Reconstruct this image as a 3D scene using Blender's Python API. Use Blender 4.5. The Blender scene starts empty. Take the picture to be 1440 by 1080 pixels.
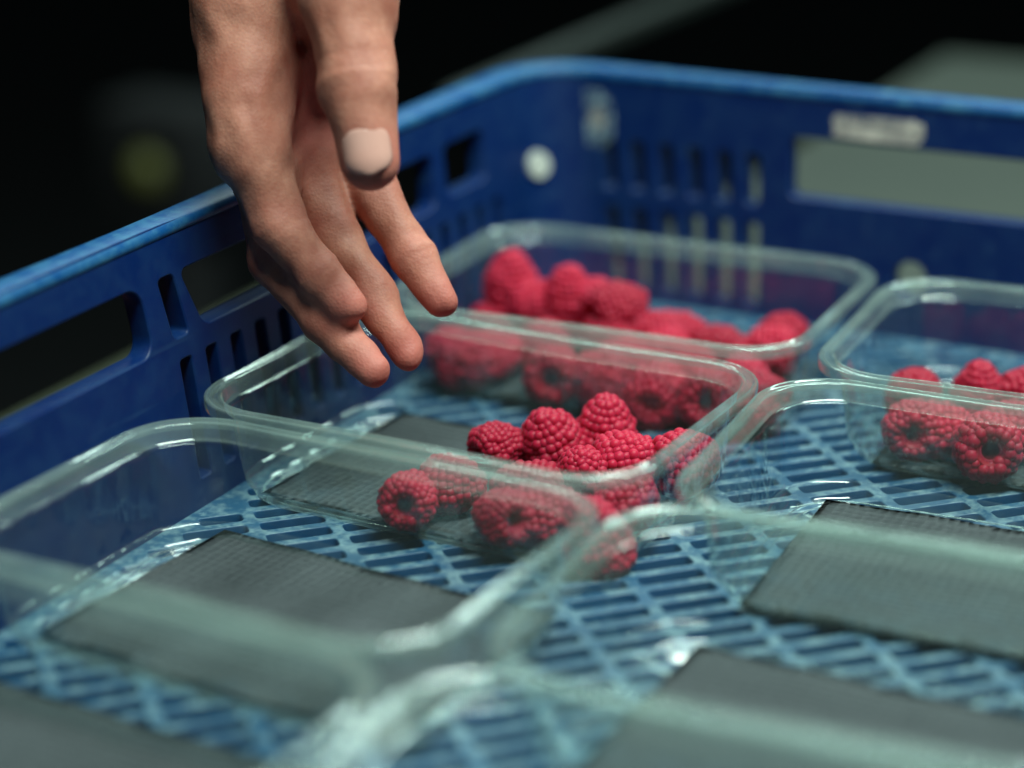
import bpy, bmesh, math, random
import numpy as np
from mathutils import Vector, Matrix

# ------------------------------------------------------------------ camera
CAM = np.array([0.2906, -0.7670, 0.2914])
RGT = np.array([0.8849, 0.4656, -0.0159])
UPV = np.array([-0.1469, 0.3112, 0.9389])
FWD = np.array([-0.4421, 0.8285, -0.3438])
FPX = 3206.0                      # focal length in pixels of a 1440 px wide picture
scene = bpy.context.scene
COL = scene.collection
cam_data = bpy.data.cameras.new('camera')
cam = bpy.data.objects.new('camera', cam_data)
COL.objects.link(cam)
M = Matrix(((RGT[0], UPV[0], -FWD[0], CAM[0]), (RGT[1], UPV[1], -FWD[1], CAM[1]),
            (RGT[2], UPV[2], -FWD[2], CAM[2]), (0, 0, 0, 1)))
cam.matrix_world = Matrix.LocRotScale(M.translation, M.to_quaternion(), None)
cam_data.sensor_width = 36
cam_data.lens = FPX / 1440 * 36
cam_data.clip_start = 0.02
cam_data.clip_end = 100
cam_data.dof.use_dof = True
cam_data.dof.focus_distance = 0.838
cam_data.dof.aperture_fstop = 2.7
cam_data.dof.aperture_blades = 0
scene.camera = cam

# ------------------------------------------------------------------ world and lamps
world = bpy.data.worlds.new('World')
scene.world = world
world.use_nodes = True
bg = world.node_tree.nodes['Background']
bg.inputs[0].default_value = (0.35, 0.75, 0.85, 1)
bg.inputs[1].default_value = 0.008


def area(name, loc, target, sx, sy, power, col):
    l = bpy.data.lights.new(name, 'AREA')
    l.shape = 'RECTANGLE'
    l.size, l.size_y, l.energy, l.color = sx, sy, power, col
    o = bpy.data.objects.new(name, l)
    COL.objects.link(o)
    o.location = loc
    o.rotation_euler = (Vector(target) - Vector(loc)).to_track_quat('-Z', 'Y').to_euler()
    return o


# two ceiling strip fittings above the packing line
area('ceiling_light', (0.42, -0.22, 1.32), (-0.05, 0.0, 0), 1.2, 0.24, 38, (0.84, 1.0, 0.93))
area('ceiling_light', (-0.15, 1.25, 1.3), (-0.05, 0.0, 0), 2.0, 0.24, 22, (0.76, 1.0, 0.94))

scene.view_settings.view_transform = 'Standard'
scene.view_settings.look = 'None'
scene.view_settings.exposure = 0.12
scene.view_settings.gamma = 1
scene.cycles.use_denoising = True
scene.cycles.max_bounces = 10
scene.cycles.diffuse_bounces = 5
scene.cycles.glossy_bounces = 4
scene.cycles.transmission_bounces = 6
scene.cycles.transparent_max_bounces = 40
scene.cycles.caustics_reflective = False
scene.cycles.caustics_refractive = False
scene.cycles.sample_clamp_indirect = 4

rng = random.Random(7)
SHEET = -0.0412        # underside of the punnets
FLOOR = -0.0427        # top of the crate floor
PADTOP = -0.0397
PX, PY = 0.1870, 0.1345
WALLX, WALLY0, WALLY1 = 0.197, -0.560, 0.181


def ray(x, y):
    return FWD + RGT * (x - 720) / FPX + UPV * (540 - y) / FPX


def atz(x, y, z):
    d = ray(x, y)
    return CAM + d * (z - CAM[2]) / d[2]


def atd(x, y, t):
    return CAM + ray(x, y) * t


# ------------------------------------------------------------------ material helpers
class NT:
    def __init__(s, name):
        s.m = bpy.data.materials.new(name)
        s.m.use_nodes = True
        s.t = s.m.node_tree
        s.t.nodes.clear()
        s.out = s.n('ShaderNodeOutputMaterial')

    def n(s, typ, **kw):
        nd = s.t.nodes.new(typ)
        for k, v in kw.items():
            if hasattr(nd, k):
                setattr(nd, k, v)
        return nd

    def set(s, nd, **kw):
        for k, v in kw.items():
            nd.inputs[k.replace('_', ' ')].default_value = v
        return nd

    def l(s, a, b):
        s.t.links.new(a, b)

    def noise(s, scale, detail=3, rough=0.55, coord='Object', vec=None):
        if vec is None:
            vec = s.n('ShaderNodeTexCoord').outputs[coord]
        t = s.n('ShaderNodeTexNoise')
        t.inputs['Scale'].default_value = scale
        t.inputs['Detail'].default_value = detail
        t.inputs['Roughness'].default_value = rough
        s.l(vec, t.inputs['Vector'])
        return t.outputs['Fac']

    def ramp(s, fac, stops):
        r = s.n('ShaderNodeValToRGB')
        e = r.color_ramp.elements
        while len(e) < len(stops):
            e.new(0.5)
        for i, (p, c) in enumerate(stops):
            e[i].position = p
            e[i].color = c if len(c) == 4 else (*c, 1)
        s.l(fac, r.inputs[0])
        return r.outputs[0]

    def math(s, op, a, b=None, clamp=False):
        m = s.n('ShaderNodeMath', operation=op)
        m.use_clamp = clamp
        for i, v in enumerate((a, b)):
            if v is None:
                continue
            if isinstance(v, (int, float)):
                m.inputs[i].default_value = v
            else:
                s.l(v, m.inputs[i])
        return m.outputs[0]

    def mixc(s, fac, a, b):
        m = s.n('ShaderNodeMix', data_type='RGBA')
        if isinstance(fac, (int, float)):
            m.inputs[0].default_value = fac
        else:
            s.l(fac, m.inputs[0])
        for sock, v in ((m.inputs[6], a), (m.inputs[7], b)):
            if isinstance(v, tuple):
                sock.default_value = v if len(v) == 4 else (*v, 1)
            else:
                s.l(v, sock)
        return m.outputs[2]

    def bump(s, h, strength=0.3, dist=0.001):
        b = s.n('ShaderNodeBump')
        b.inputs['Strength'].default_value = strength
        b.inputs['Distance'].default_value = dist
        s.l(h, b.inputs['Height'])
        return b.outputs[0]

    def principled(s, **kw):
        p = s.n('ShaderNodeBsdfPrincipled')
        for k, v in kw.items():
            k = k.replace('_', ' ')
            if k == 'Normal' or not isinstance(v, (int, float, tuple)):
                s.l(v, p.inputs[k])
            else:
                p.inputs[k].default_value = v if not (isinstance(v, tuple) and len(v) == 3 and k != 'Subsurface Radius') else (*v, 1)
        return p.outputs[0]

    def done(s, sh):
        s.l(sh, s.out.inputs['Surface'])
        return s.m


def mat_blue(name, wear_amt, c1, c2):
    k = NT(name)
    n1 = k.noise(14, 5)
    n2 = k.noise(90, 6, 0.7)
    col = k.mixc(n1, c1, c2)
    wear = k.ramp(n2, [(0.42, (0, 0, 0)), (0.72, (1, 1, 1))])
    col = k.mixc(k.math('MULTIPLY', wear, wear_amt), col, (0.09, 0.30, 0.40))
    st = k.n('ShaderNodeTexNoise')
    tc = k.n('ShaderNodeTexCoord')
    mp = k.n('ShaderNodeMapping')
    mp.inputs['Scale'].default_value = (160, 9, 160)
    k.l(tc.outputs['Object'], mp.inputs['Vector'])
    k.l(mp.outputs[0], st.inputs['Vector'])
    st.inputs['Scale'].default_value = 1.0
    scr = k.ramp(st.outputs['Fac'], [(0.62, (0, 0, 0)), (0.70, (1, 1, 1))])
    col = k.mixc(k.math('MULTIPLY', scr, wear_amt * 0.9), col, (0.16, 0.36, 0.44))
    rough = k.math('ADD', k.math('MULTIPLY', n2, 0.25), 0.34)
    return k.done(k.principled(Base_Color=col, Roughness=rough, Specular_IOR_Level=0.25, Normal=k.bump(n2, 0.15, 0.0006)))


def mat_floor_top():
    """scuffed top skin of the lattice, paler still from top light put into its colour"""
    k = NT('crate_floor_scuffed_lit_top')
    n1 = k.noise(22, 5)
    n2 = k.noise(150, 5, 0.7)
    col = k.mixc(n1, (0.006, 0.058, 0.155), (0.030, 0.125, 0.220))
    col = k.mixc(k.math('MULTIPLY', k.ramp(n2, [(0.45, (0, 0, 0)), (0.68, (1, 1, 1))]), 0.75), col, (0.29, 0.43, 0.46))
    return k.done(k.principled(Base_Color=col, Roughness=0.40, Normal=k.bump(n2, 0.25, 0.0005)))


def mat_plastic(name, haze, gloss=1.0, rough=0.09, tint=(0.93, 0.975, 0.965)):
    k = NT(name)
    n1 = k.noise(35, 4)
    n2 = k.noise(210, 3)
    bm_ = k.bump(n1, 0.16, 0.0008)
    tr = k.n('ShaderNodeBsdfTransparent')
    tr.inputs[0].default_value = (*tint, 1)
    gl = k.n('ShaderNodeBsdfGlossy')
    gl.inputs['Color'].default_value = (0.93, 1, 0.97, 1)
    k.l(k.math('ADD', k.math('MULTIPLY', n2, 0.10), rough - 0.04), gl.inputs['Roughness'])
    k.l(bm_, gl.inputs['Normal'])
    fr = k.n('ShaderNodeFresnel')
    geo = k.n('ShaderNodeNewGeometry')
    k.l(k.math('ADD', k.math('MULTIPLY', geo.outputs['Backfacing'], 1 / 1.5 - 1.5), 1.5), fr.inputs['IOR'])
    fac = k.math('MULTIPLY', fr.outputs[0], 1.7 * gloss, True)
    mx = k.n('ShaderNodeMixShader')
    k.l(fac, mx.inputs[0])
    k.l(tr.outputs[0], mx.inputs[1])
    k.l(gl.outputs[0], mx.inputs[2])
    df = k.n('ShaderNodeBsdfDiffuse')
    df.inputs[0].default_value = (0.66, 0.86, 0.77, 1)
    tl = k.n('ShaderNodeBsdfTranslucent')
    tl.inputs[0].default_value = (0.66, 0.86, 0.77, 1)
    dd = k.n('ShaderNodeMixShader')
    dd.inputs[0].default_value = 0.5
    k.l(df.outputs[0], dd.inputs[1])
    k.l(tl.outputs[0], dd.inputs[2])
    m2 = k.n('ShaderNodeMixShader')
    hz = k.math('MULTIPLY', k.ramp(n1, [(0.3, (0.6, 0.6, 0.6)), (0.7, (1.3, 1.3, 1.3))]), haze)
    k.l(hz, m2.inputs[0])
    k.l(mx.outputs[0], m2.inputs[1])
    k.l(dd.outputs[0], m2.inputs[2])
    return k.done(m2.outputs[0])


def mat_pad():
    k = NT('absorbent_pad_grey')
    tc = k.n('ShaderNodeTexCoord')
    mp = k.n('ShaderNodeMapping')
    mp.inputs['Rotation'].default_value = (0, 0, 0.0)
    k.l(tc.outputs['Object'], mp.inputs['Vector'])
    v = k.n('ShaderNodeTexVoronoi')
    v.inputs['Scale'].default_value = 270
    v.inputs['Randomness'].default_value = 0.25
    k.l(mp.outputs[0], v.inputs['Vector'])
    n = k.noise(60, 4)
    col = k.mixc(n, (0.060, 0.078, 0.086), (0.090, 0.110, 0.118))
    col = k.mixc(k.math('MULTIPLY', v.outputs['Distance'], 0.5, True), col, (0.20, 0.23, 0.235))
    return k.done(k.principled(Base_Color=col, Roughness=0.62, Normal=k.bump(v.outputs['Distance'], 1.0, 0.0011)))


def thin(k, sh, col, fac):
    """juicy flesh lets some light through"""
    tl = k.n('ShaderNodeBsdfTranslucent')
    tl.inputs[0].default_value = (*col, 1)
    m = k.n('ShaderNodeMixShader')
    m.inputs[0].default_value = fac
    k.l(sh, m.inputs[1])
    k.l(tl.outputs[0], m.inputs[2])
    return m.outputs[0]


def mat_berry():
    k = NT('raspberry_red')
    oi = k.n('ShaderNodeObjectInfo')
    n = k.noise(260, 2)
    c1 = k.mixc(oi.outputs['Random'], (0.34, 0.002, 0.028), (0.62, 0.014, 0.064))
    col = k.mixc(k.math('MULTIPLY', n, 0.40), c1, (0.66, 0.035, 0.09))
    lay = k.n('ShaderNodeLayerWeight')
    lay.inputs[0].default_value = 0.35
    sh = k.principled(Base_Color=col, Roughness=0.45, Specular_IOR_Level=0.35, Subsurface_Weight=0.45, Subsurface_Radius=(1.0, 0.18, 0.2),
                      Subsurface_Scale=0.003, Sheen_Weight=0.15, Sheen_Roughness=0.45, Sheen_Tint=(1.0, 0.55, 0.62),
                      Normal=k.bump(k.noise(900, 2), 0.15, 0.0004))
    return k.done(thin(k, sh, (0.85, 0.03, 0.08), 0.30))


def mat_hollow():
    k = NT('raspberry_hollow_red')
    n = k.noise(500, 3)
    col = k.mixc(n, (0.42, 0.006, 0.035), (0.60, 0.03, 0.075))
    sh = k.principled(Base_Color=col, Roughness=0.5, Normal=k.bump(n, 0.4, 0.0006))
    return k.done(thin(k, sh, (0.90, 0.04, 0.10), 0.55))


def mat_skin():
    k = NT('skin')
    at = k.n('ShaderNodeAttribute', attribute_name='flush')
    n1 = k.noise(55, 5, 0.6)
    n2 = k.noise(420, 4, 0.65)
    w = k.n('ShaderNodeTexVoronoi')
    w.inputs['Scale'].default_value = 900
    k.l(k.n('ShaderNodeTexCoord').outputs['Object'], w.inputs['Vector'])
    base = k.mixc(k.ramp(n1, [(0.3, (0, 0, 0)), (0.7, (1, 1, 1))]), (0.35, 0.115, 0.075), (0.55, 0.255, 0.175))
    base = k.mixc(k.math('MULTIPLY', k.ramp(n2, [(0.4, (0, 0, 0)), (0.75, (1, 1, 1))]), 0.45), base, (0.34, 0.11, 0.075))
    col = k.mixc(k.math('MULTIPLY', at.outputs['Fac'], 0.9), base, (0.50, 0.125, 0.105))
    h = k.math('ADD', k.math('MULTIPLY', n2, 0.7), k.math('MULTIPLY', w.outputs['Distance'], 0.5))
    sh = k.principled(Base_Color=col, Roughness=0.58, Specular_IOR_Level=0.35, Subsurface_Weight=0.30, Subsurface_Radius=(1.0, 0.35, 0.2),
                      Subsurface_Scale=0.0025, Normal=k.bump(h, 0.24, 0.0008))
    return k.done(sh)


def mat_simple(name, c1, c2, rough=0.5, scale=12, metallic=0.0, bump=0.1):
    k = NT(name)
    n = k.noise(scale, 5)
    return k.done(k.principled(Base_Color=k.mixc(n, c1, c2), Roughness=rough, Metallic=metallic,
                               Normal=k.bump(k.noise(scale * 12, 3), bump, 0.001)))


def mat_patch(name, c1, c2, scale, lo, hi):
    """worn residue: patchy, with see-through gaps"""
    k = NT(name)
    n = k.noise(scale, 5, 0.65)
    p = k.n('ShaderNodeBsdfPrincipled')
    k.l(k.mixc(k.noise(scale * 2, 3), c1, c2), p.inputs['Base Color'])
    p.inputs['Roughness'].default_value = 0.6
    k.l(k.ramp(n, [(lo, (0, 0, 0)), (hi, (1, 1, 1))]), p.inputs['Alpha'])
    return k.done(p.outputs[0])


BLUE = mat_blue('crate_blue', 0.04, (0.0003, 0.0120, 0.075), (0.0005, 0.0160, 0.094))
RIMBLUE = mat_blue('crate_blue_scuffed_lit_rim', 0.42, (0.0025, 0.055, 0.19), (0.004, 0.072, 0.23))  # scuffed rim, with overhead light also painted in as a paler blue than the walls
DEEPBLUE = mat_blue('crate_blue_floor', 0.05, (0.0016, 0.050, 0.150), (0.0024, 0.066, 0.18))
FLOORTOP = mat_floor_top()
CLEAR = mat_plastic('clear_plastic', 0.032, 1.0, 0.06)
CLEARBASE = mat_plastic('clear_plastic_base', 0.07, 1.1, 0.11)
RIMCLEAR = mat_plastic('clear_plastic_rim', 0.21, 1.2, 0.055)
PAD, BERRY, HOLLOW, SKIN = mat_pad(), mat_berry(), mat_hollow(), mat_skin()
NAIL = mat_simple('fingernail', (0.52, 0.26, 0.205), (0.62, 0.36, 0.30), 0.20, 60, 0, 0.05)
BELT = mat_simple('belt_grey_green', (0.036, 0.048, 0.040), (0.054, 0.066, 0.052), 0.6, 9)
OLIVE = mat_simple('olive_paint', (0.016, 0.022, 0.006), (0.026, 0.032, 0.010), 0.6, 9)
RED = mat_simple('red_plastic', (0.45, 0.03, 0.02), (0.55, 0.06, 0.03), 0.45, 9)
DARK = mat_simple('dark_floor', (0.003, 0.004, 0.005), (0.006, 0.007, 0.008), 0.8, 3)
STEEL = mat_simple('dull_steel', (0.014, 0.020, 0.018), (0.022, 0.030, 0.027), 0.6, 14, 0.3)
CLOTH = mat_simple('dark_sleeve_cloth', (0.010, 0.012, 0.02), (0.016, 0.018, 0.028), 0.85, 60)
WHITE = mat_simple('white_plug', (0.46, 0.50, 0.44), (0.60, 0.64, 0.56), 0.5, 60)


# ------------------------------------------------------------------ object helpers
def tag(o, label=None, cat=None, group=None, kind=None):
    for k, v in (('label', label), ('category', cat), ('group', group), ('kind', kind)):
        if v:
            o[k] = v
    return o


def empty(name, loc, rz=0):
    o = bpy.data.objects.new(name, None)
    o.empty_display_size = 0.02
    COL.objects.link(o)
    o.location = loc
    o.rotation_euler = (0, 0, rz)
    return o


def mesh_obj(name, me, mat, parent=None, smooth=True):
    o = bpy.data.objects.new(name, me)
    COL.objects.link(o)
    if mat and not me.materials:
        me.materials.append(mat)
    if smooth:
        me.shade_smooth()
    if parent:
        o.parent = parent
    return o


def from_data(name, verts, faces):
    me = bpy.data.meshes.new(name)
    me.from_pydata([tuple(v) for v in verts], [], faces)
    me.update()
    return me


def bm_to(name, bm):
    me = bpy.data.meshes.new(name)
    bm.to_mesh(me)
    bm.free()
    return me


def box_mesh(name, x0, x1, y0, y1, z0, z1, bev=0.0, seg=2):
    bm = bmesh.new()
    bmesh.ops.create_cube(bm, size=1)
    for v in bm.verts:
        v.co = Vector(((x0 + x1) / 2 + v.co.x * (x1 - x0), (y0 + y1) / 2 + v.co.y * (y1 - y0),
                       (z0 + z1) / 2 + v.co.z * (z1 - z0)))
    if bev:
        bmesh.ops.bevel(bm, geom=list(bm.edges), offset=bev, segments=seg, profile=0.5, affect='EDGES')
    return bm_to(name, bm)


def rrect(hx, hy, r, nc=10, nsx=0, nsy=0):
    """rounded rectangle, counter-clockwise from the +x side; nsx, nsy points added along the straight sides"""
    pts = []
    cs = [(hx - r, hy - r, 0), (-hx + r, hy - r, 90), (-hx + r, -hy + r, 180), (hx - r, -hy + r, 270)]
    for i, (cx, cy, a0) in enumerate(cs):
        for j in range(nc + 1):
            a = math.radians(a0 + 90 * j / nc)
            pts.append((cx + r * math.cos(a), cy + r * math.sin(a)))
        nx = cs[(i + 1) % 4]
        a = math.radians(nx[2])
        q = (nx[0] + r * math.cos(a), nx[1] + r * math.sin(a))
        p = pts[-1]
        ns = nsx if i % 2 == 0 else nsy
        for j in range(1, ns + 1):
            t = j / (ns + 1)
            pts.append((p[0] + (q[0] - p[0]) * t, p[1] + (q[1] - p[1]) * t))
    return pts


def loft(rings, close_end=False):
    n = len(rings[0])
    verts = [p for r in rings for p in r]
    faces = []
    for k in range(len(rings) - 1):
        for i in range(n):
            j = (i + 1) % n
            faces.append((k * n + i, k * n + j, (k + 1) * n + j, (k + 1) * n + i))
    if close_end:
        faces.append(tuple((len(rings) - 1) * n + i for i in range(n)))
    return verts, faces


def panel(name, outline, holes, thick, bevel, basis, mat, parent):
    """flat plate with real openings. basis: 4x4 from (u, v, normal) to the world"""
    cu = bpy.data.curves.new(name, 'CURVE')
    cu.dimensions = '2D'
    cu.fill_mode = 'BOTH'
    cu.extrude = thick / 2 - bevel
    cu.bevel_depth = bevel
    cu.bevel_resolution = 1
    for loop in [outline] + holes:
        s = cu.splines.new('POLY')
        s.points.add(len(loop) - 1)
        for p, q in zip(s.points, loop):
            p.co = (q[0], q[1], 0, 1)
        s.use_cyclic_u = True
    tmp = bpy.data.objects.new(name + '_outline', cu)
    COL.objects.link(tmp)
    dg = bpy.context.evaluated_depsgraph_get()
    me = bpy.data.meshes.new_from_object(tmp.evaluated_get(dg))
    bpy.data.objects.remove(tmp)
    bpy.data.curves.remove(cu)
    me.transform(basis)
    me.name = name
    me.materials.clear()
    o = mesh_obj(name, me, mat, parent, smooth=False)
    return o


def hole(u0, u1, v0, v1, r, skew=0.0, n=4):
    """rounded rectangular opening; skew shifts the top edge along u at both ends"""
    cx, cy = (u0 + u1) / 2, (v0 + v1) / 2
    pts = rrect((u1 - u0) / 2, (v1 - v0) / 2, min(r, (u1 - u0) / 2 - 1e-5, (v1 - v0) / 2 - 1e-5), n)
    return [(cx + x + skew * (y / (v1 - v0)), cy + y) for x, y in pts][::-1]


# ------------------------------------------------------------------ the setting
fl = mesh_obj('floor', box_mesh('floor', -6, 6, -3, 9, -0.92, -0.90), DARK, smooth=False)
tag(fl, kind='structure')
conv = empty('conveyor', (0.1, 0.05, -0.90))
tag(conv, 'flat grey green conveyor running under and beyond the blue crate', 'conveyor')
mesh_obj('belt', box_mesh('belt', -0.303, 0.32, -0.80, 0.79, 0.825, 0.8395, 0.003), BELT, conv)
mesh_obj('frame', box_mesh('frame', -0.29, 0.31, -0.78, 0.77, 0.76, 0.8245, 0.004), STEEL, conv)
for lx_ in (-0.25, 0.27):
    for ly_ in (-0.7, 0.7):
        mesh_obj('leg', box_mesh('leg', lx_ - 0.02, lx_ + 0.02, ly_ - 0.02, ly_ + 0.02, 0, 0.7595, 0.003), STEEL, conv)
# side guard beside the belt, olive with a red strip
sg = empty('side_guard', (-0.32, -0.1, -0.12))
tag(sg, 'olive side guard with a red strip outside the long crate wall', 'guard')
mesh_obj('guard_panel', box_mesh('guard_panel', -0.02, 0.02, -0.5, 0.28, -0.78, 0.064, 0.003), OLIVE, sg)
mesh_obj('red_strip', box_mesh('red_strip', 0.0205, 0.0235, -0.45, 0.24, 0.050, 0.063, 0.001), RED, sg)

# ------------------------------------------------------------------ the crate
crate = empty('crate', (0, -0.122, -0.0600))
tag(crate, 'blue plastic crate with handle openings, slotted walls and a lattice floor', 'crate')
CINV = Matrix.Translation((0, 0.122, 0.0600))
WT = 0.009
ZB, ZT = -0.0595, 0.0620
RC = 0.028


TAPER = 0.15


def taper(o):
    """moulded draft: the walls lean in towards the floor"""
    for vv in o.data.vertices:
        w = CINV.inverted() @ vv.co
        s_ = TAPER * (0.062 - w.z)
        vv.co = CINV @ Vector((w.x * (hx - s_) / hx, cy + (w.y - cy) * (hy - s_) / hy, w.z))
    o.data.update()


hx, hy = WALLX, (WALLY1 - WALLY0) / 2
cy = (WALLY1 + WALLY0) / 2


def wall_basis(axis, pos):
    if axis == 'x':     # u = world y, v = world z, normal = +x
        b = Matrix(((0, 0, 1, pos), (1, 0, 0, 0), (0, 1, 0, 0), (0, 0, 0, 1)))
    else:               # u = world x, v = z, normal = -y
        b = Matrix(((1, 0, 0, 0), (0, 0, -1, pos), (0, 1, 0, 0), (0, 0, 0, 1)))
    return CINV @ b


def rect(u0, u1, v0, v1):
    return [(u0, v0), (u1, v0), (u1, v1), (u0, v1)]


def long_holes():
    h = []
    # upper openings along the long wall, in the order seen from the far corner
    h.append(hole(0.083, 0.120, 0.0225, 0.0460, 0.004))
    h.append(hole(-0.107, 0.073, 0.0205, 0.0450, 0.005, 0.0, 5))
    h[-1] = [(u - (0.010 * (v - 0.0205) / 0.0245 if u < -0.05 else 0), v) for u, v in h[-1]]
    h.append(hole(-0.1285, -0.1175, 0.0205, 0.0450, 0.003, -0.004))
    h.append(hole(-0.262, -0.139, 0.0185, 0.0455, 0.008, -0.002, 6))
    h.append(hole(-0.2835, -0.2725, 0.0205, 0.0450, 0.003))
    h.append(hole(-0.375, -0.300, 0.0205, 0.0450, 0.005))
    u = -0.1255
    while u < 0.125:
        h.append(hole(u, u + 0.0088, -0.033, 0.0135, 0.0022))
        u += 0.0166
    u = -0.295
    while u > -0.39:
        h.append(hole(u, u + 0.0088, -0.033, 0.0135, 0.0022))
        u -= 0.0166
    return h


def end_holes(circle=True):
    h = []
    h.append(hole(-0.0705, 0.0705, 0.0130, 0.0415, 0.004))
    for s in (-1, 1):
        for i in range(6):
            c = s * (0.0885 + 0.01495 * i)
            h.append(hole(c - 0.0040, c + 0.0040, 0.0075, 0.0315, 0.0022))
            h.append(hole(c - 0.0042, c + 0.0042, -0.038, 0.0005, 0.0022))
    if circle:
        h.append([(-0.0085 + 0.0088 * math.cos(a * math.pi / 10), -0.0165 + 0.0088 * math.sin(a * math.pi / 10)) for a in range(20)][::-1])
    return h


yA, yB = WALLY0 + RC, WALLY1 - RC
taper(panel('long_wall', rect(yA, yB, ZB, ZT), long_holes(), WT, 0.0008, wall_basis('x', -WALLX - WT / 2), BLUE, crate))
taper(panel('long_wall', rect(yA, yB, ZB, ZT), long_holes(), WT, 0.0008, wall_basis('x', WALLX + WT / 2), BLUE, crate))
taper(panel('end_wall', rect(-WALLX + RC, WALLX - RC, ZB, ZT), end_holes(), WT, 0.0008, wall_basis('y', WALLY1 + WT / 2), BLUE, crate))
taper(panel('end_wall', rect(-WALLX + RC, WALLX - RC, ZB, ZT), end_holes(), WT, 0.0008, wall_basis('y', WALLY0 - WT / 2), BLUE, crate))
# rounded corners
for sx in (-1, 1):
    for yc, sy in ((yB, 1), (yA, -1)):
        ring_in, ring_out = [], []
        for j in range(13):
            a = math.radians(90 * j / 12)
            ring_in.append((sx * (WALLX - RC + RC * math.cos(a)), yc + sy * RC * math.sin(a)))
            ring_out.append((sx * (WALLX - RC + (RC + WT) * math.cos(a)), yc + sy * (RC + WT) * math.sin(a)))
        loop = ring_in + ring_out[::-1]
        n = len(loop)
        vs = [(x, y, ZB) for x, y in loop] + [(x, y, ZT) for x, y in loop]
        fs = [(i, (i + 1) % n, n + (i + 1) % n, n + i) for i in range(n)]
        fs += [tuple(range(n))[::-1], tuple(range(n, 2 * n))]
        me = from_data('corner_post', [CINV @ Vector(v) for v in vs], fs)
        bm = bmesh.new()
        bm.from_mesh(me)
        bmesh.ops.recalc_face_normals(bm, faces=bm.faces)
        bm.to_mesh(me)
        bm.free()
        taper(mesh_obj('corner_post', me, BLUE, crate, smooth=False))
# top rim: bullnose flange all round
hx, hy = WALLX, (WALLY1 - WALLY0) / 2
cy = (WALLY1 + WALLY0) / 2
prof = [(-0.0004, 0.0584), (-0.0010, 0.0590), (-0.0012, 0.0606), (-0.0006, 0.0624), (0.0012, 0.0634), (0.0100, 0.0636), (0.0122, 0.0628),
        (0.0130, 0.0608), (0.0130, 0.0460), (0.0105, 0.0455), (0.0098, 0.0475), (0.0096, 0.0550), (0.0096, 0.0600)]
rings = []
for off, z in prof:
    rings.append([CINV @ Vector((x, y + cy, z + 0.0006 * math.sin(y * 14 + x * 9))) for x, y in rrect(hx + off, hy + off, RC + off, 10, 10, 16)])
v, f = loft(rings + [rings[0]])
mesh_obj('top_rim', from_data('top_rim', v, f), RIMBLUE, crate)
# lattice floor, slots on the diagonal
slots = []
c45 = math.sqrt(0.5)
for i in range(-20, 21):
    for j in range(-53, 54):
        a, b = i * 0.0285, j * 0.0112 + (i % 2) * 0.0
        ox, oy = a * c45 + b * c45, a * c45 - b * c45 + cy
        t0, t1 = -0.0124, 0.0124
        for c_, lim in ((ox, WALLX - 0.0225), (oy - cy, hy - 0.0225)):
            t0 = max(t0, (-lim - c_) / c45)
            t1 = min(t1, (lim - c_) / c45)
        if t1 - t0 < 0.0085:
            continue
        tm = (t0 + t1) / 2
        pts = rrect((t1 - t0) / 2, 0.0040, 0.0022, 3)
        slots.append([(ox + (p + tm) * c45 + q * c45, oy + (p + tm) * c45 - q * c45) for p, q in pts])
b = CINV @ Matrix.Translation((0, 0, FLOOR - 0.0082))
FIN = 0.0158
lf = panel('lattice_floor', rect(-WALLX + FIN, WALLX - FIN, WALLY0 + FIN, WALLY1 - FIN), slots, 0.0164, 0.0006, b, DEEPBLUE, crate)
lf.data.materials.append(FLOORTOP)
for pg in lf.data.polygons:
    if pg.normal.z > 0.5:  # up-facing faces: scuffs plus painted top light; slot sides keep the deeper blue
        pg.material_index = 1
# white plug in the corner, worn label residues
def disc(name, r, t, n=24):
    bm = bmesh.new()
    bmesh.ops.create_cone(bm, cap_ends=True, segments=n, radius1=r, radius2=r * 0.9, depth=t)
    return bm_to(name, bm)


pl = mesh_obj('plug', disc('plug', 0.0066, 0.003), WHITE, crate, smooth=False)
a = math.radians(155)
s_ = TAPER * (0.062 - 0.0195)
ppx, ppy = (-WALLX + RC + (RC - 0.001) * math.cos(a)) * (hx - s_) / hx, cy + (yB + (RC - 0.001) * math.sin(a) - cy) * (hy - s_) / hy
pl.matrix_local = CINV @ Matrix.Translation((ppx, ppy, 0.0195)) @ Matrix.Rotation(math.radians(155), 4, 'Z') @ Matrix.Rotation(math.radians(-90 + 8.5), 4, 'Y')
RES = mat_patch('label_residue', (0.42, 0.42, 0.36), (0.62, 0.60, 0.52), 55, 0.30, 0.62)
RES2 = mat_patch('label_residue_faint', (0.12, 0.24, 0.33), (0.3, 0.4, 0.42), 70, 0.42, 0.62)


def residue(x, z, hw, hh, m, rot=0.0):
    pts = rrect(hw, hh, min(hw, hh) * 0.7, 4)
    rr = random.Random(int((x + 1) * 9999))
    vs = [(px * (1 + rr.uniform(-.08, .08)), 0, pz * (1 + rr.uniform(-.08, .08))) for px, pz in pts]
    me = from_data('label_residue', vs, [tuple(range(len(vs)))])
    o = mesh_obj('label_residue', me, m, crate, smooth=False)
    o.matrix_local = CINV @ Matrix.Translation((x, WALLY1 - 0.0006 - TAPER * (0.062 - z), z)) @ Matrix.Rotation(-math.atan(TAPER), 4, 'X') @ Matrix.Rotation(rot, 4, 'Y')


residue(-0.0285, 0.0480, 0.0205, 0.0052, RES)
residue(-0.1690, 0.0395, 0.0120, 0.0130, RES2)
residue(-0.1655, 0.0400, 0.0045, 0.0050, RES)

# ------------------------------------------------------------------ punnets
HPX, HPY, PR = 0.0930, 0.0667, 0.030


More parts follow.
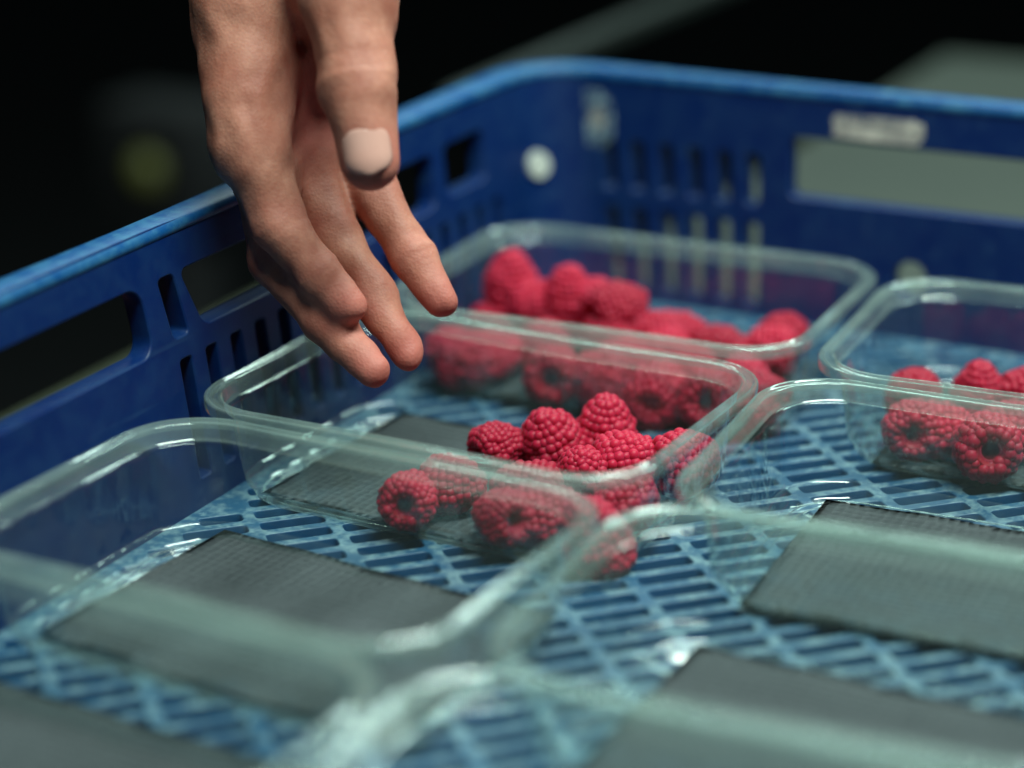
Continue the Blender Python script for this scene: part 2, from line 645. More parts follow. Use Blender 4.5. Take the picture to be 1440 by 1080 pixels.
def punnet_rings(seed):
    rr = random.Random(seed)
    ph = [rr.uniform(0, 6.28) for _ in range(4)]

    def ring(d, z, rib=0.0, kr=0.55, wob=1.0):
        base = rrect(HPX - d, HPY - d, PR - d * kr, 14, 34, 22)
        n = len(base)
        out = []
        for i, (x, y) in enumerate(base):
            l = math.hypot(x / HPX, y / HPY)
            bow = 0.0010 * wob * (math.cos(x / HPX * 1.57) * (abs(y) > HPY - d - 0.002) * -math.copysign(1, y) * (0.6 + 0.4 * math.sin(ph[0])))
            bowx = 0.0008 * wob * (math.cos(y / HPY * 1.57) * (abs(x) > HPX - d - 0.002) * -math.copysign(1, x))
            k = 1 if i % 5 == 0 else (0.35 if i % 5 in (1, 4) else 0)
            s = rib * k
            ln = math.hypot(x, y)
            dz = 0.0006 * wob * math.sin(x * 28 + ph[1]) * math.cos(y * 31 + ph[2])
            out.append((x + bowx + s * x / ln, y + bow + s * y / ln, z + dz))
        return out
    return ring


def make_punnet(name, seed, loc, rz, label, group):
    t = empty(name, loc, rz)
    tag(t, label, 'punnet', group)
    ring = punnet_rings(seed)
    # rim: turned-down lip, flat flange, step
    rim = [ring(0.0002, -0.0042), ring(0.0, -0.0030), ring(0.0, -0.0006), ring(0.0002, 0.0000), ring(0.0006, 0.0003), ring(0.0010, 0.0003), ring(0.0014, 0.0),
           ring(0.0017, -0.0004), ring(0.0022, -0.0006), ring(0.0036, -0.0006), ring(0.0040, -0.0003), ring(0.0044, 0.0002), ring(0.0049, 0.0003), ring(0.0053, 0.0),
           ring(0.0056, -0.0008), ring(0.0061, -0.0046), ring(0.0064, -0.0054), ring(0.0070, -0.0059)]
    v, f = loft(rim)
    mesh_obj('rim', from_data('punnet_rim', v, f), RIMCLEAR, t)
    body = [ring(0.0070, -0.0059), ring(0.0079, -0.0060), ring(0.0083, -0.0064), ring(0.0085, -0.0075, .0005), ring(0.0092, -0.016, .0006), ring(0.0102, -0.026, .0006),
            ring(0.0109, -0.0325, .0006, .5, .6), ring(0.0111, -0.0340, .0004, .5, .4), ring(0.0115, -0.0347, .0004, .5, .3)]
    v, f = loft(body)
    mesh_obj('side_wall', from_data('punnet_side_wall', v, f), CLEAR, t)
    def bead(d0, d1, z, h, n=6):
        return [ring(d0 + (d1 - d0) * (0.5 - 0.5 * math.cos(math.pi * q / n)), z + h * math.sin(math.pi * q / n), 0, .5, 0) for q in range(n + 1)]
    foot = [ring(0.0115, -0.0347, .0004, .5, .3), ring(0.0120, -0.0349, .0005, .5, .3), ring(0.0126, -0.0354, .0006, .5, .3), ring(0.0133, -0.0368, .0008, .5, .2), ring(0.0140, -0.0388, .0008, .5, .1),
            ring(0.0146, -0.0402, .0006, .5, 0), ring(0.0153, -0.0409, .0003, .5, 0), ring(0.0160, SHEET, 0, .5, 0)]
    foot += bead(0.0168, 0.0188, SHEET, 0.0011) + bead(0.0202, 0.0216, SHEET, 0.0007, 5)
    v, f = loft(foot, True)
    mesh_obj('base', from_data('punnet_base', v, f), CLEARBASE, t)
    return t


PUN = {   # centre x, centre y, turn in degrees, pad x, pad y, pad turn, label
    'A': (-.0955, .0680, 2.0, -.094, .064, 0, 'clear punnet of raspberries against the slotted end wall and long wall'),
    'B': (-.0935, -.0715, -1.6, -.0925, -.0700, -3, 'clear punnet of raspberries below the reaching hand'),
    'C': (-.0935, -.2085, -1.5, -.0920, -.2030, -4.5, 'empty clear punnet next to the one below the hand, along the long wall'),
    'D': (-.0940, -.3445, -1.0, -.0920, -.3290, -2, 'empty clear punnet along the long wall, third from the raspberries at the end wall'),
    'E': (.0950, .0660, 3.5, .098, .064, 3, 'clear punnet of raspberries against the end wall below the round hole'),
    'F': (.0965, -.0710, 3.2, .1000, -.0740, 3, 'empty clear punnet beside the punnet below the hand'),
    'G': (.0960, -.2020, 3.2, .1020, -.2080, 0, 'empty clear punnet between two empty punnets, away from the long wall'),
    'H': (.0955, -.3330, 2.5, .1000, -.3370, 1, 'empty clear punnet two places beyond the one beside the hand punnet'),
}
PAD_LABEL = {
    'A': 'dark grey absorbent pad under the raspberries by the slotted end wall',
    'B': 'dark grey absorbent pad under the raspberries below the hand',
    'C': 'dark grey absorbent pad in the empty long wall punnet nearest the hand',
    'D': 'dark grey absorbent pad in the last empty punnet along the long wall',
    'E': 'dark grey absorbent pad under the raspberries below the round hole',
    'F': 'dark grey absorbent pad in the empty punnet beside the hand punnet',
    'G': 'dark grey absorbent pad in the empty punnet between two empty punnets',
    'H': 'dark grey absorbent pad in the last empty punnet away from the long wall',
}
pad_me = None
for i, (k, (cx, cyy, deg, pdx, pdy, pdeg, lab)) in enumerate(PUN.items()):
    make_punnet('punnet', 11 + i * 3, (cx, cyy, 0), math.radians(deg), lab, 'clear plastic punnets in the crate')
    if pad_me is None:
        bm = bmesh.new()
        nx, ny = 28, 18
        grid = [[bm.verts.new(((a / nx - .5) * 0.1400, (bq / ny - .5) * 0.0975, 0)) for bq in range(ny + 1)] for a in range(nx + 1)]
        for a in range(nx):
            for bq in range(ny):
                bm.faces.new((grid[a][bq], grid[a + 1][bq], grid[a + 1][bq + 1], grid[a][bq + 1]))
        bmesh.ops.solidify(bm, geom=bm.faces[:], thickness=0.0011)
        for vv in bm.verts:
            vv.co.z += 0.00035 * math.sin(vv.co.x * 60 + 1) * math.cos(vv.co.y * 75) + 0.0002 * math.sin(vv.co.x * 160)
        bmesh.ops.recalc_face_normals(bm, faces=bm.faces)
        pad_me = bm_to('absorbent_pad', bm)
    po = mesh_obj('absorbent_pad', pad_me, PAD)
    po.location = (pdx, pdy, PADTOP - 0.0002)
    po.rotation_euler = (0, 0, math.radians(pdeg))
    tag(po, PAD_LABEL[k], 'pad', 'absorbent pads in the punnets')


# ------------------------------------------------------------------ raspberries
def make_berry_mesh(seed, L=0.0235, R=0.0098, open_r=0.0029):
    rr = random.Random(seed)
    bm = bmesh.new()
    # outline: arc-length samples from the lip of the hollow to the tip
    ctrl = [(open_r + 0.0007, 0.0006), (open_r + 0.0030, -0.0002), (R * 0.90, 0.0022), (R * 1.0, 0.0062), (R * 0.97, 0.0105),
            (R * 0.84, 0.0150), (R * 0.62, 0.0190), (R * 0.32, 0.0218), (0.0003, 0.0228)]
    ctrl = [(r, z * L / 0.0235) for r, z in ctrl]
    dense = []
    for i in range(len(ctrl) - 1):
        p0 = ctrl[max(i - 1, 0)]; p1 = ctrl[i]; p2 = ctrl[i + 1]; p3 = ctrl[min(i + 2, len(ctrl) - 1)]
        for s in range(10):
            t = s / 10
            dense.append(tuple(0.5 * ((2 * p1[c]) + (-p0[c] + p2[c]) * t + (2 * p0[c] - 5 * p1[c] + 4 * p2[c] - p3[c]) * t * t + (-p0[c] + 3 * p1[c] - 3 * p2[c] + p3[c]) * t ** 3) for c in (0, 1)))
    dense.append(ctrl[-1])
    acc = [0]
    for i in range(1, len(dense)):
        acc.append(acc[-1] + math.dist(dense[i], dense[i - 1]))
    step = 0.00250
    nr = int(acc[-1] / step)
    zc = L * 0.5
    for k in range(nr + 1):
        s = acc[-1] * (k / nr)
        i = min(range(len(acc)), key=lambda q: abs(acc[q] - s))
        r, z = dense[i]
        j0, j1 = max(i - 1, 0), min(i + 1, len(dense) - 1)
        tr, tz = dense[j1][0] - dense[j0][0], dense[j1][1] - dense[j0][1]
        tl = math.hypot(tr, tz) or 1
        nrm = (tz / tl, -tr / tl)
        cnt = max(1, int(round(2 * math.pi * r / (step * 1.04))))
        off = rr.uniform(0, 6.28)
        for q in range(cnt):
            a = off + 2 * math.pi * (q + rr.uniform(-.12, .12)) / cnt
            sz = 0.00182 * rr.uniform(0.80, 1.16)
            push = rr.uniform(-0.0006, 0.0003)
            rad, zz = r + nrm[0] * (push - 0.00138), z + nrm[1] * (push - 0.00138)
            n3 = Vector((nrm[0] * math.cos(a), nrm[0] * math.sin(a), nrm[1]))
            rot = n3.to_track_quat('Z', 'Y').to_matrix().to_4x4()
            mtx = Matrix.Translation((rad * math.cos(a), rad * math.sin(a), zz - zc)) @ rot @ Matrix.Diagonal((sz * rr.uniform(.9, 1.1), sz * rr.uniform(.9, 1.1), sz * rr.uniform(0.95, 1.1), 1))
            bmesh.ops.create_icosphere(bm, subdivisions=2, radius=1, matrix=mtx)
    # flesh under the drupelets
    n = 20
    rows = []
    for (r, z) in [dense[i] for i in range(2, len(dense), 6)] + [dense[-1]]:
        rows.append([bm.verts.new((max(r - 0.0014, 0.0001) * math.cos(a * 2 * math.pi / n), max(r - 0.0014, 0.0001) * math.sin(a * 2 * math.pi / n), (z - zc) * 0.93)) for a in range(n)])
    for a in range(len(rows) - 1):
        for q in range(n):
            bm.faces.new((rows[a][q], rows[a][(q + 1) % n], rows[a + 1][(q + 1) % n], rows[a + 1][q]))
    me = bm_to('raspberry', bm)
    me.materials.append(BERRY)
    # hollow
    hp = [(open_r + 0.0012, 0.0001), (open_r + 0.0002, 0.0010), (open_r - 0.0001, 0.0020), (open_r * 0.82, 0.0036), (open_r * 0.5, 0.0046), (0.0003, 0.0050)]
    rings_ = [[(r * math.cos(a * 2 * math.pi / n), r * math.sin(a * 2 * math.pi / n), z * L / 0.0235 - zc) for a in range(n)] for r, z in hp]
    vv, ff = loft(rings_)
    mh = from_data('hollow', vv, ff)
    mh.materials.append(HOLLOW)
    return me, mh


BV = [make_berry_mesh(1), make_berry_mesh(2, 0.0215, 0.0100), make_berry_mesh(3, 0.0255, 0.0098), make_berry_mesh(4, 0.0225, 0.0104, 0.0033)]
TOCAM = Vector((0.4421, -0.8285, 0.3438)).normalized()


def berry(pos, axis, var, scale, label, group, spin=0.0):
    me, mh = BV[var % 4]
    o = mesh_obj('raspberry', me, None)
    ax = Vector(axis).normalized()
    q = ax.to_track_quat('Z', 'Y') @ Vector((0, 0, 1)).rotation_difference(Vector((0, 0, 1)))
    o.matrix_world = Matrix.Translation(pos) @ q.to_matrix().to_4x4() @ Matrix.Rotation(spin, 4, 'Z') @ Matrix.Scale(scale, 4)
    h = mesh_obj('hollow', mh, None, o)
    tag(o, label, 'raspberry', group)
    return o


# direction codes: 'c' hollow towards the camera side, 'u' tip up, otherwise a heading in degrees for the tip
LABA = 'raspberry in the heap in the punnet against the slotted end wall'
LABA2 = 'raspberry perched on top of the heap by the slotted end wall'
LABAH = 'raspberry with its hollow end showing in the heap by the slotted end wall'
LABB = 'raspberry lying in the punnet below the hand'
LABBU = 'raspberry standing tip up in the punnet below the hand'
LABBH = 'raspberry with its hollow end showing in the punnet below the hand'
LABE = 'raspberry in the punnet below the round hole of the end wall'
LABEH = 'raspberry with its hollow end facing out in the punnet below the round hole'
Z0 = PADTOP + 0.0108
BERRIES = [
    # px, py, z, direction, scale, label, group
    (718, 392, -.010, 'u', 1.12, 'topmost raspberry, standing highest on the heap by the slotted end wall', 'A'), (735, 440, Z0, 30, 1.1, LABA, 'A'), (800, 412, -.012, 'u', 1.05, LABA2, 'A'),
    (815, 449, Z0, 'c', 1.12, LABAH, 'A'), (872, 432, -.013, 60, 1.12, 'raspberry on top of the heap, nearest its sloping low side by the slotted end wall', 'A'), (690, 452, Z0, 200, 1.0, LABA, 'A'),
    (898, 472, Z0, 120, 1.08, LABA, 'A'), (960, 476, Z0, 10, 1.1, LABA, 'A'), (1020, 494, Z0, 340, 1.0, LABA, 'A'),
    (1105, 474, Z0, 80, 1.05, 'raspberry apart from the heap in the punnet corner beside the round hole', 'A'), (660, 516, Z0, 20, 1.2, LABA, 'A'), (622, 494, Z0, 150, 1.1, LABA, 'A'),
    (750, 546, Z0, 'c', 1.15, 'hollow ended raspberry of the heap seen through the wall behind the fingertips', 'A'), (822, 538, Z0, 200, 1.12, LABA, 'A'), (910, 560, Z0, 100, 1.2, LABA, 'A'),
    (990, 562, Z0, 'c', 1.12, LABAH, 'A'), (1082, 562, Z0, 30, 1.1, LABA, 'A'), (705, 492, Z0, 70, 1.05, LABA, 'A'),
    (868, 512, Z0, 250, 1.05, LABA, 'A'), (770, 492, Z0, 310, 1.05, LABA, 'A'), (960, 516, Z0, 170, 1.02, LABA, 'A'),
    (1044, 530, Z0, 120, 1.0, LABA, 'A'),
    (840, 470, Z0, 200, 1.08, LABA, 'A'), (765, 455, Z0, 90, 1.1, LABA, 'A'), (930, 498, Z0, 280, 1.08, LABA, 'A'), (835, 425, -.016, 150, 1.1, LABA2, 'A'),
    (765, 425, -.018, 20, 1.0, LABA, 'A'), (860, 478, -.024, 330, 1.0, LABA, 'A'), (925, 470, -.024, 30, 1.0, LABA, 'A'),
    (1078, 492, Z0, 200, 1.0, LABA, 'A'), (1095, 600, Z0, 300, 1.05, LABA, 'A'),
    (775, 618, Z0 + .0010, 'u2', 1.15, 'plump raspberry standing beside the tallest one in the punnet below the hand', 'B'), (852, 604, Z0 + .0020, 'u', 1.18, 'tallest raspberry, standing tip up in the punnet below the hand', 'B'), (705, 628, Z0 - .001, 60, 0.95, 'small raspberry at the edge of the bare grey pad below the hand', 'B'),
    (820, 664, Z0, 'u3', 1.0, 'raspberry pointing its tip outward in front of the two standing raspberries', 'B'), (888, 650, Z0, 40, 1.1, 'raspberry lying beside the tallest one below the curved punnet rim', 'B'), (575, 700, Z0, 'c', 0.98, 'raspberry with round hollow facing the empty long wall punnet', 'B'),
    (640, 682, Z0, 15, 1.05, LABB, 'B'), (690, 735, Z0, 'c2', 0.97, 'raspberry with its hollow turned aside against the wall of the hand punnet', 'B'), (735, 690, Z0, 200, 1.05, LABB, 'B'),
    (776, 722, Z0, 30, 1.1, LABB, 'B'), (872, 706, Z0, 250, 1.05, LABB, 'B'), (862, 764, Z0, 'u2', 1.15, 'raspberry in the punnet corner where four punnets meet, below the hand', 'B'),
    (983, 650, Z0, 60, 1.1, 'raspberry against the wall shared with the empty punnet beside the hand punnet', 'B'),
    (1284, 600, Z0, 'c', 1.1, 'smaller hollow faced raspberry in the punnet below the round hole', 'E'), (1330, 604, Z0, 20, 1.05, LABE, 'E'), (1384, 628, Z0, 'c3', 1.22, 'largest hollow faced raspberry in the punnet below the round hole', 'E'),
    (1287, 552, Z0, 100, 1.0, LABE, 'E'), (1377, 552, Z0, 'u', 1.1, 'raspberry standing tip up on the pad below the round hole', 'E'), (1436, 556, Z0, 220, 1.1, LABE, 'E'),
    (1438, 606, Z0, 30, 1.15, LABE, 'E'),
]
GR = {'A': 'raspberries by the slotted end wall', 'B': 'raspberries below the hand', 'E': 'raspberries below the round hole'}
for i, (x, y, z, d, sc, lab, g) in enumerate(BERRIES):
    p = atz(x, y, z)
    px_, py_, deg_ = PUN[g][:3]
    ca, sa = math.cos(math.radians(deg_)), math.sin(math.radians(deg_))
    lx, ly = (p[0] - px_) * ca + (p[1] - py_) * sa, -(p[0] - px_) * sa + (p[1] - py_) * ca
    mgn = 0.0118 + 0.0106 * sc
    lx, ly = max(-HPX + mgn, min(HPX - mgn, lx)), max(-HPY + mgn, min(HPY - mgn, ly))
    p = np.array([px_ + lx * ca - ly * sa, py_ + lx * sa + ly * ca, z])
    if d == 'c':
        ax = -TOCAM + Vector((0.15, 0.0, 0.25))
    elif d == 'c2':
        ax = -TOCAM + Vector((-0.55, -0.1, 0.05))
    elif d == 'c3':
        ax = -TOCAM + Vector((0.05, 0.1, 0.12))
    elif d == 'u':
        ax = Vector((0.08, -0.1, 1))
    elif d == 'u2':
        ax = Vector((-0.25, -0.35, 1))
    elif d == 'u3':
        ax = Vector((0.1, -0.7, 0.8))
    else:
        a = math.radians(d)
        ax = Vector((math.cos(a), math.sin(a), 0.12))
    berry(p, ax, i, sc * 1.09, lab, GR[g], rng.uniform(0, 6))


# ------------------------------------------------------------------ the hand (one continuous surface)
def J(x, y, d, r):
    return (atd(x, y, d), r)


chains = {
    'little': [J(350, 200, .829, .0128), J(394, 318, .829, .0098), J(446, 384, .830, .0084), J(492, 430, .830, .0064)],
    'ring': [J(370, 215, .846, .0125), J(388, 366, .846, .0099), J(458, 452, .839, .0084), J(525, 521, .833, .0064)],
    'middle': [J(420, 205, .862, .0125), J(462, 318, .856, .0100), J(524, 416, .848, .0084), J(573, 498, .842, .0064)],
    'index': [J(478, 170, .872, .0125), J(528, 276, .862, .0097), J(581, 362, .854, .0083), J(621, 425, .850, .0064)],
    'thumb': [J(452, -150, .836, .0175), J(490, -15, .812, .0165), J(503, 118, .803, .0138), J(520, 226, .800, .0104)],
}
wrist = atd(400, -260, .862)
elbow = atd(420, -760, .90)
prims = []   # (a, b, ra, rb, k)


def add(a, b, ra, rb, k):
    prims.append((np.asarray(a, float), np.asarray(b, float), ra, rb, k))


# forearm and wrist
add(elbow, wrist, 0.040, 0.027, 0.001)
add(wrist + RGT * 0.010, wrist - RGT * 0.012, 0.024, 0.024, 0.012)
# metacarpals and palm
for f_, off in (('little', -0.014), ('ring', -0.004), ('middle', 0.004), ('index', 0.012)):
    m, r = chains[f_][0]
    add(wrist + RGT * off, m, 0.0150, r + 0.0010, 0.012)
# hypothenar and thenar pads
add(atd(343, 20, .836), atd(347, 130, .832), 0.0165, 0.0140, 0.012)
add(atd(375, -150, .845), atd(340, 0, .838), 0.017, 0.0160, 0.012)
add(wrist + RGT * 0.012 - FWD * 0.006, chains['thumb'][1][0], 0.019, 0.0170, 0.012)
add(atd(470, -60, .822), atd(478, 60, .848), 0.0165, 0.0120, 0.010)
add(atd(478, 60, .848), chains['index'][0][0], 0.0120, 0.0110, 0.010)
VOX = 0.00115
lo = np.array([1e9] * 3)
hi = -lo
allp = prims + [(a[0], b[0], a[1], b[1], 0) for c in chains.values() for a, b in zip(c[:-1], c[1:])]
for a, b, ra, rb, _ in allp:
    for p, r in ((a, ra), (b, rb)):
        lo = np.minimum(lo, p - r - 0.012)
        hi = np.maximum(hi, p + r + 0.012)
dims = np.ceil((hi - lo) / VOX).astype(int) + 1
AX = [(lo[i] + VOX * np.arange(dims[i])).astype(np.float32) for i in range(3)]


def cone_sdf(block, a, b, ra, rb):
    X, Y, Z = AX[0][block[0]][:, None, None], AX[1][block[1]][None, :, None], AX[2][block[2]][None, None, :]
    ab = b - a
    L2 = float(ab @ ab)
    t = ((X - a[0]) * ab[0] + (Y - a[1]) * ab[1] + (Z - a[2]) * ab[2]) / L2
    tc = np.clip(t, 0, 1)
    d = np.sqrt((X - a[0] - tc * ab[0]) ** 2 + (Y - a[1] - tc * ab[1]) ** 2 + (Z - a[2] - tc * ab[2]) ** 2)
    return d - (ra + (rb - ra) * tc), t * math.sqrt(L2)


def blk(a, b, r, pad=0.012):
    l = np.minimum(a, b) - r - pad
    h = np.maximum(a, b) + r + pad
    return tuple(slice(max(int((l[i] - lo[i]) / VOX), 0), min(int((h[i] - lo[i]) / VOX) + 2, dims[i])) for i in range(3))


def smin(a, b, k):
    h = np.clip(0.5 + 0.5 * (b - a) / k, 0, 1)
    return b * (1 - h) + a * h - k * h * (1 - h)


palm = np.full(dims, 0.012, np.float32)
for a, b, ra, rb, k in prims:
    s = blk(a, b, max(ra, rb))
    d, _ = cone_sdf(s, a, b, ra, rb)
    palm[s] = smin(palm[s], d.astype(np.float32), k)
field = palm
fing = np.full(dims, 0.012, np.float32)
for nm, c in chains.items():
    own = np.full(dims, 0.012, np.float32)
    for i, ((a, ra), (b, rb)) in enumerate(zip(c[:-1], c[1:])):
        s = blk(a, b, max(ra, rb))
        d, t = cone_sdf(s, a, b, ra, rb)
        # a slight waist between joints and shallow creases at them
        L = np.linalg.norm(b - a)
        d = d + 0.0002 * np.exp(-((t - L * 0.55) / (L * 0.22)) ** 2)
        own[s] = smin(own[s], d.astype(np.float32), 0.003)
    for (a, ra) in c[1:-1]:      # joint swellings
        s = blk(a, a, ra)
        # crease
        i = [q for q, cc in enumerate(c) if cc[0] is a][0]
        ax = c[i + 1][0] - c[i - 1][0]
        ax = ax / np.linalg.norm(ax)
        X, Y, Z = AX[0][s[0]][:, None, None], AX[1][s[1]][None, :, None], AX[2][s[2]][None, None, :]
        tt = (X - a[0]) * ax[0] + (Y - a[1]) * ax[1] + (Z - a[2]) * ax[2]
        own[s] += (0.00028 * np.exp(-((tt - 0.0015) / 0.0011) ** 2) + 0.0002 * np.exp(-((tt + 0.0022) / 0.0009) ** 2)).astype(np.float32)
    if nm == 'thumb':
        a, ra = c[2]
        s = blk(a, a, ra)
        ax = c[3][0] - c[1][0]
        ax = ax / np.linalg.norm(ax)
        X, Y, Z = AX[0][s[0]][:, None, None], AX[1][s[1]][None, :, None], AX[2][s[2]][None, None, :]
        tt = (X - a[0]) * ax[0] + (Y - a[1]) * ax[1] + (Z - a[2]) * ax[2]
        cross = (X - a[0]) * RGT[0] + (Y - a[1]) * RGT[1] + (Z - a[2]) * RGT[2]
        for q0 in (-0.0075, -0.0048, -0.0024, 0.0045):
            own[s] += (0.00026 * np.exp(-((tt - q0 + 8 * cross * cross) / 0.0008) ** 2)).astype(np.float32)
    # finger pulp
    (a, ra), (b, rb) = c[-2], c[-1]
    kk = 0.007
    fing = smin(fing, own, 0.0065 if nm == 'ring' else 0.0012)
field = smin(palm, fing, 0.0075)
# uneven flesh: low lumps plus finer skin folds
X, Y, Z = AX[0][:, None, None], AX[1][None, :, None], AX[2][None, None, :]
field = field + 0.00045 * (np.sin(X * 310 + 1.7 * np.sin(Z * 190)) * np.cos(Y * 270 + 1.3 * np.sin(X * 230)) + np.sin(Z * 260 + 2 * np.sin(Y * 160)) * 0.7).astype(np.float32)
field = field + 0.00010 * (np.sin(X * 1500 + 3 * np.sin(Z * 600)) * np.sin(Z * 1300 + 2 * np.sin(Y * 700))).astype(np.float32)
# palm creases, drawn as shallow grooves along 3-D polylines
for line in ([(398, 120, .842), (418, 60, .838), (412, -20, .835), (400, -80, .835)], [(360, 190, .822), (395, 205, .834), (430, 190, .845)], [(345, 150, .818), (385, 160, .832), (425, 140, .842)]):
    pts_ = [atd(*q) for q in line]
    for a, b in zip(pts_[:-1], pts_[1:]):
        s = blk(a, b, 0.004, 0.004)
        d, _ = cone_sdf(s, a, b, 0.0, 0.0)
        field[s] += (0.0007 * np.exp(-(d / 0.0045) ** 2)).astype(np.float32)


def surface_nets(F):
    ins = F < 0
    nx, ny, nz = F.shape
    c = [(i, j, k) for i in (0, 1) for j in (0, 1) for k in (0, 1)]
    cnt = sum(ins[i:nx - 1 + i, j:ny - 1 + j, k:nz - 1 + k].astype(np.int8) for i, j, k in c)
    act = (cnt > 0) & (cnt < 8)
    idx = np.argwhere(act)
    ids = np.full(act.shape, -1, np.int64)
    ids[act] = np.arange(len(idx))
    val = {q: F[idx[:, 0] + q[0], idx[:, 1] + q[1], idx[:, 2] + q[2]] for q in c}
    ssum = np.zeros((len(idx), 3))
    num = np.zeros(len(idx))
    for q in c:
        for axn in range(3):
            if q[axn] == 0:
                r = list(q)
                r[axn] = 1
                r = tuple(r)
                a, b = val[q], val[r]
                m = (a < 0) != (b < 0)
                t = np.where(m, a / np.where(m, a - b, 1), 0)
                p = np.array(q, float)[None].repeat(len(idx), 0)
                p[:, axn] += t
                ssum += p * m[:, None]
                num += m
    V = idx + ssum / num[:, None]
    faces = []
    for axn in range(3):
        o1, o2 = [(1, 2), (2, 0), (0, 1)][axn]
        sl0 = [slice(1, -1)] * 3
        sl0[axn] = slice(0, F.shape[axn] - 1)
        sl1 = list(sl0)
        sl1[axn] = slice(1, F.shape[axn])
        a, b = ins[tuple(sl0)], ins[tuple(sl1)]
        e = np.argwhere(a != b)
        flip = a[tuple(e.T)]
        e = e + np.array([0 if q == axn else 1 for q in range(3)])
        d1 = np.zeros(3, int); d1[o1] = 1
        d2 = np.zeros(3, int); d2[o2] = 1
        quad = np.stack([ids[tuple((e - d1 - d2).T)], ids[tuple((e - d2).T)], ids[tuple(e.T)], ids[tuple((e - d1).T)]], 1)
        quad[~flip] = quad[~flip][:, ::-1]
        faces.append(quad)
    return V, np.concatenate(faces)


HV, HF = surface_nets(field)
HV = HV * VOX + lo
me = bpy.data.meshes.new('hand')
me.from_pydata(HV.tolist(), [], HF.tolist())
me.update()
fl_ = np.zeros(len(HV))
for nm, c in chains.items():
    tip = c[-1][0]
    fl_ = np.maximum(fl_, 0.85 * np.exp(-(np.linalg.norm(HV - tip, axis=1) / 0.013) ** 2))
    for a, ra in c[1:-1]:
        fl_ = np.maximum(fl_, 0.45 * np.exp(-(np.linalg.norm(HV - a, axis=1) / 0.011) ** 2))
pc = atd(418, 170, .850)
fl_ = np.maximum(fl_, 0.95 * np.exp(-(np.linalg.norm(HV - pc, axis=1) / 0.020) ** 2))
at = me.attributes.new('flush', 'FLOAT', 'POINT')
at.data.foreach_set('value', fl_.astype(np.float32))
hand = mesh_obj('hand', me, SKIN)
sm = hand.modifiers.new('smooth', 'SMOOTH')
sm.factor = 0.5
sm.iterations = 3
tag(hand, 'bare left hand reaching down with thumb and fingers together over the punnets', 'hand')


def nail(base, tip, normal, r, x0, x1, half):
    """curved plate lying on the last joint, from x0 to x1 along it (0 = centre of the tip)"""
    a = (tip - base) / np.linalg.norm(tip - base)
    n = normal - a * (normal @ a)
    n /= np.linalg.norm(n)
    b_ = np.cross(a, n)
    vs, fs = [], []
    nu, nv = 16, 14
    for i in range(nu + 1):
        s = i / nu
        x = x0 + (x1 - x0) * s
        w = max((1 - abs(2 * s - 1) ** 3.6) ** 0.5, 0.08)
        rr_ = r * (1.0 if x < 0 else math.sqrt(max(0.05, 1 - (x / (1.08 * r)) ** 2)))
        for j in range(nv + 1):
            t = 2 * j / nv - 1
            th = t * half * w
            lift = 0.0000 - 0.0009 * abs(t) ** 4 - 0.0012 * max(0, 0.12 - s) / 0.12
            vs.append(tip + a * (x + 0.0012 * (1 - t * t) * (s - 0.2)) + (rr_ + lift) * (np.cos(th) * n + np.sin(th) * b_))
    for i in range(nu):
        for j in range(nv):
            q = i * (nv + 1) + j
            fs.append((q, q + 1, q + nv + 2, q + nv + 1))
    mm = from_data('fingernail', vs, fs)
    o = mesh_obj('fingernail', mm, NAIL, hand)
    so = o.modifiers.new('thickness', 'SOLIDIFY')
    so.thickness = 0.0006
    so.offset = 0
    return o


tb = chains['thumb']
nail(tb[2][0], tb[3][0], -FWD - RGT * 0.02 + UPV * 0.05, 0.0111, -0.0112, 0.0064, 0.98)
for f_ in ('little', 'ring', 'middle', 'index'):
    nail(chains[f_][2][0], chains[f_][3][0], FWD - RGT * 0.4, 0.0072, -0.0060, 0.0022, 0.70)

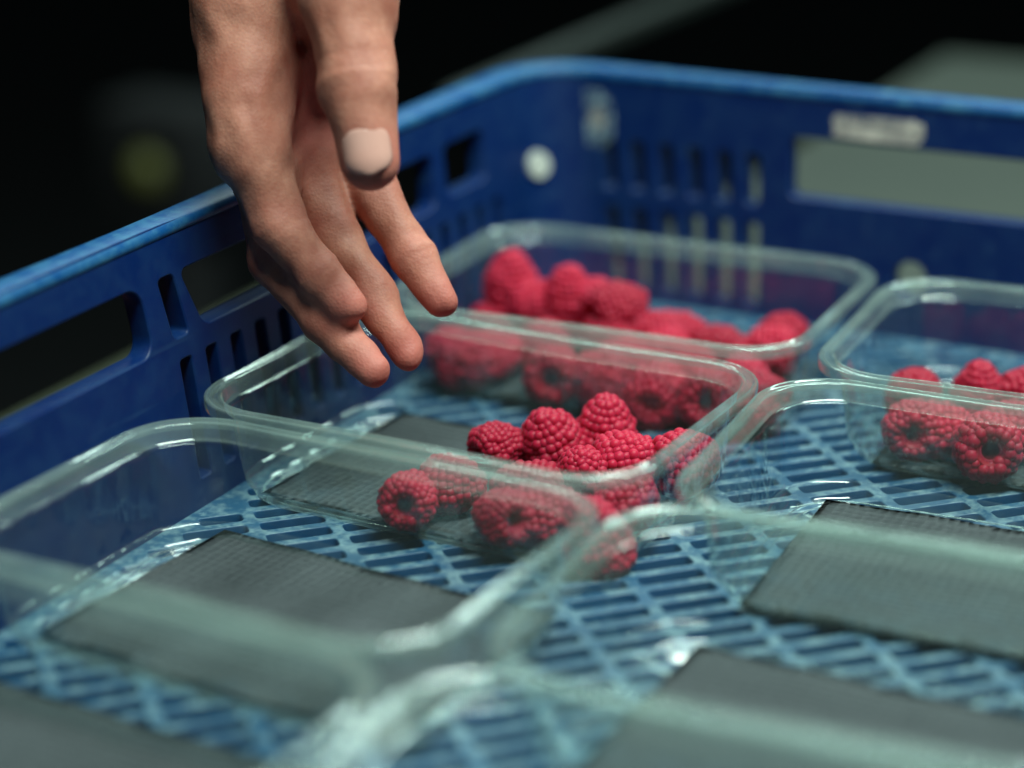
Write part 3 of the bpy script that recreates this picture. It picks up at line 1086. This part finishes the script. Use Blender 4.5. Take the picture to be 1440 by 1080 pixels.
# dark sleeve on the forearm above
sl = []
adir = (wrist - elbow) / np.linalg.norm(wrist - elbow)
s1 = np.cross(adir, [0, 1, 0]); s1 /= np.linalg.norm(s1)
s2 = np.cross(adir, s1)
L = np.linalg.norm(wrist - elbow)
for t, r in ((-0.05, 0.052), (0.1, 0.050), (0.3, 0.048), (0.5, 0.046), (0.68, 0.044), (0.70, 0.0425), (0.68, 0.041), (0.5, 0.042)):
    sl.append([tuple(elbow + adir * L * t + (r + 0.0015 * math.sin(a * 0.9 + t * 20)) * (math.cos(a * math.pi / 16) * s1 + math.sin(a * math.pi / 16) * s2)) for a in range(32)])
v, f = loft(sl)
so = mesh_obj('sleeve', from_data('sleeve', v, f), CLOTH, hand)

# ------------------------------------------------------------------ dim machinery behind the crate
rail = empty('guide_rail', (-0.345, 1.4, -0.90))
tag(rail, 'dull steel guide rail beside the conveyor beyond the crate corner', 'rail')
mesh_obj('bar', box_mesh('bar', -0.007, 0.007, -1.05, 1.2, 0.886, 0.90, 0.004, 3), STEEL, rail)
for ly_ in (-0.98, 1.1):
    mesh_obj('post', box_mesh('post', -0.006, 0.006, ly_ - 0.01, ly_ + 0.01, 0, 0.8855, 0.002), STEEL, rail)
bp = atd(192, 245, 2.2)
cb = empty('control_post', (bp[0], bp[1] + 0.06, -0.90))
tag(cb, 'dark control post with a small yellow green button with added glow behind the long wall', 'control post')
mesh_obj('post', box_mesh('post', -0.03, 0.03, -0.03, 0.03, 0, bp[2] + 0.90 - 0.05, 0.004), DARK, cb)
mesh_obj('box', box_mesh('box', -0.06, 0.06, -0.04, 0.04, bp[2] + 0.90 - 0.06, bp[2] + 0.90 + 0.06, 0.006), DARK, cb)
k = NT('button_glow')
em = k.principled(Base_Color=(0.10, 0.11, 0.03), Roughness=0.4, Emission_Color=(0.55, 0.60, 0.12), Emission_Strength=0.02)  # round button, not a light source; faint glow added so it shows
GLOW = k.done(em)
bm = bmesh.new()
bmesh.ops.create_uvsphere(bm, u_segments=20, v_segments=12, radius=0.019)
for vv in bm.verts:
    vv.co.y = min(vv.co.y, 0.0) * 0.8
ln = mesh_obj('button', bm_to('button', bm), GLOW, cb)
ln.location = (0, -0.0405, bp[2] + 0.90)
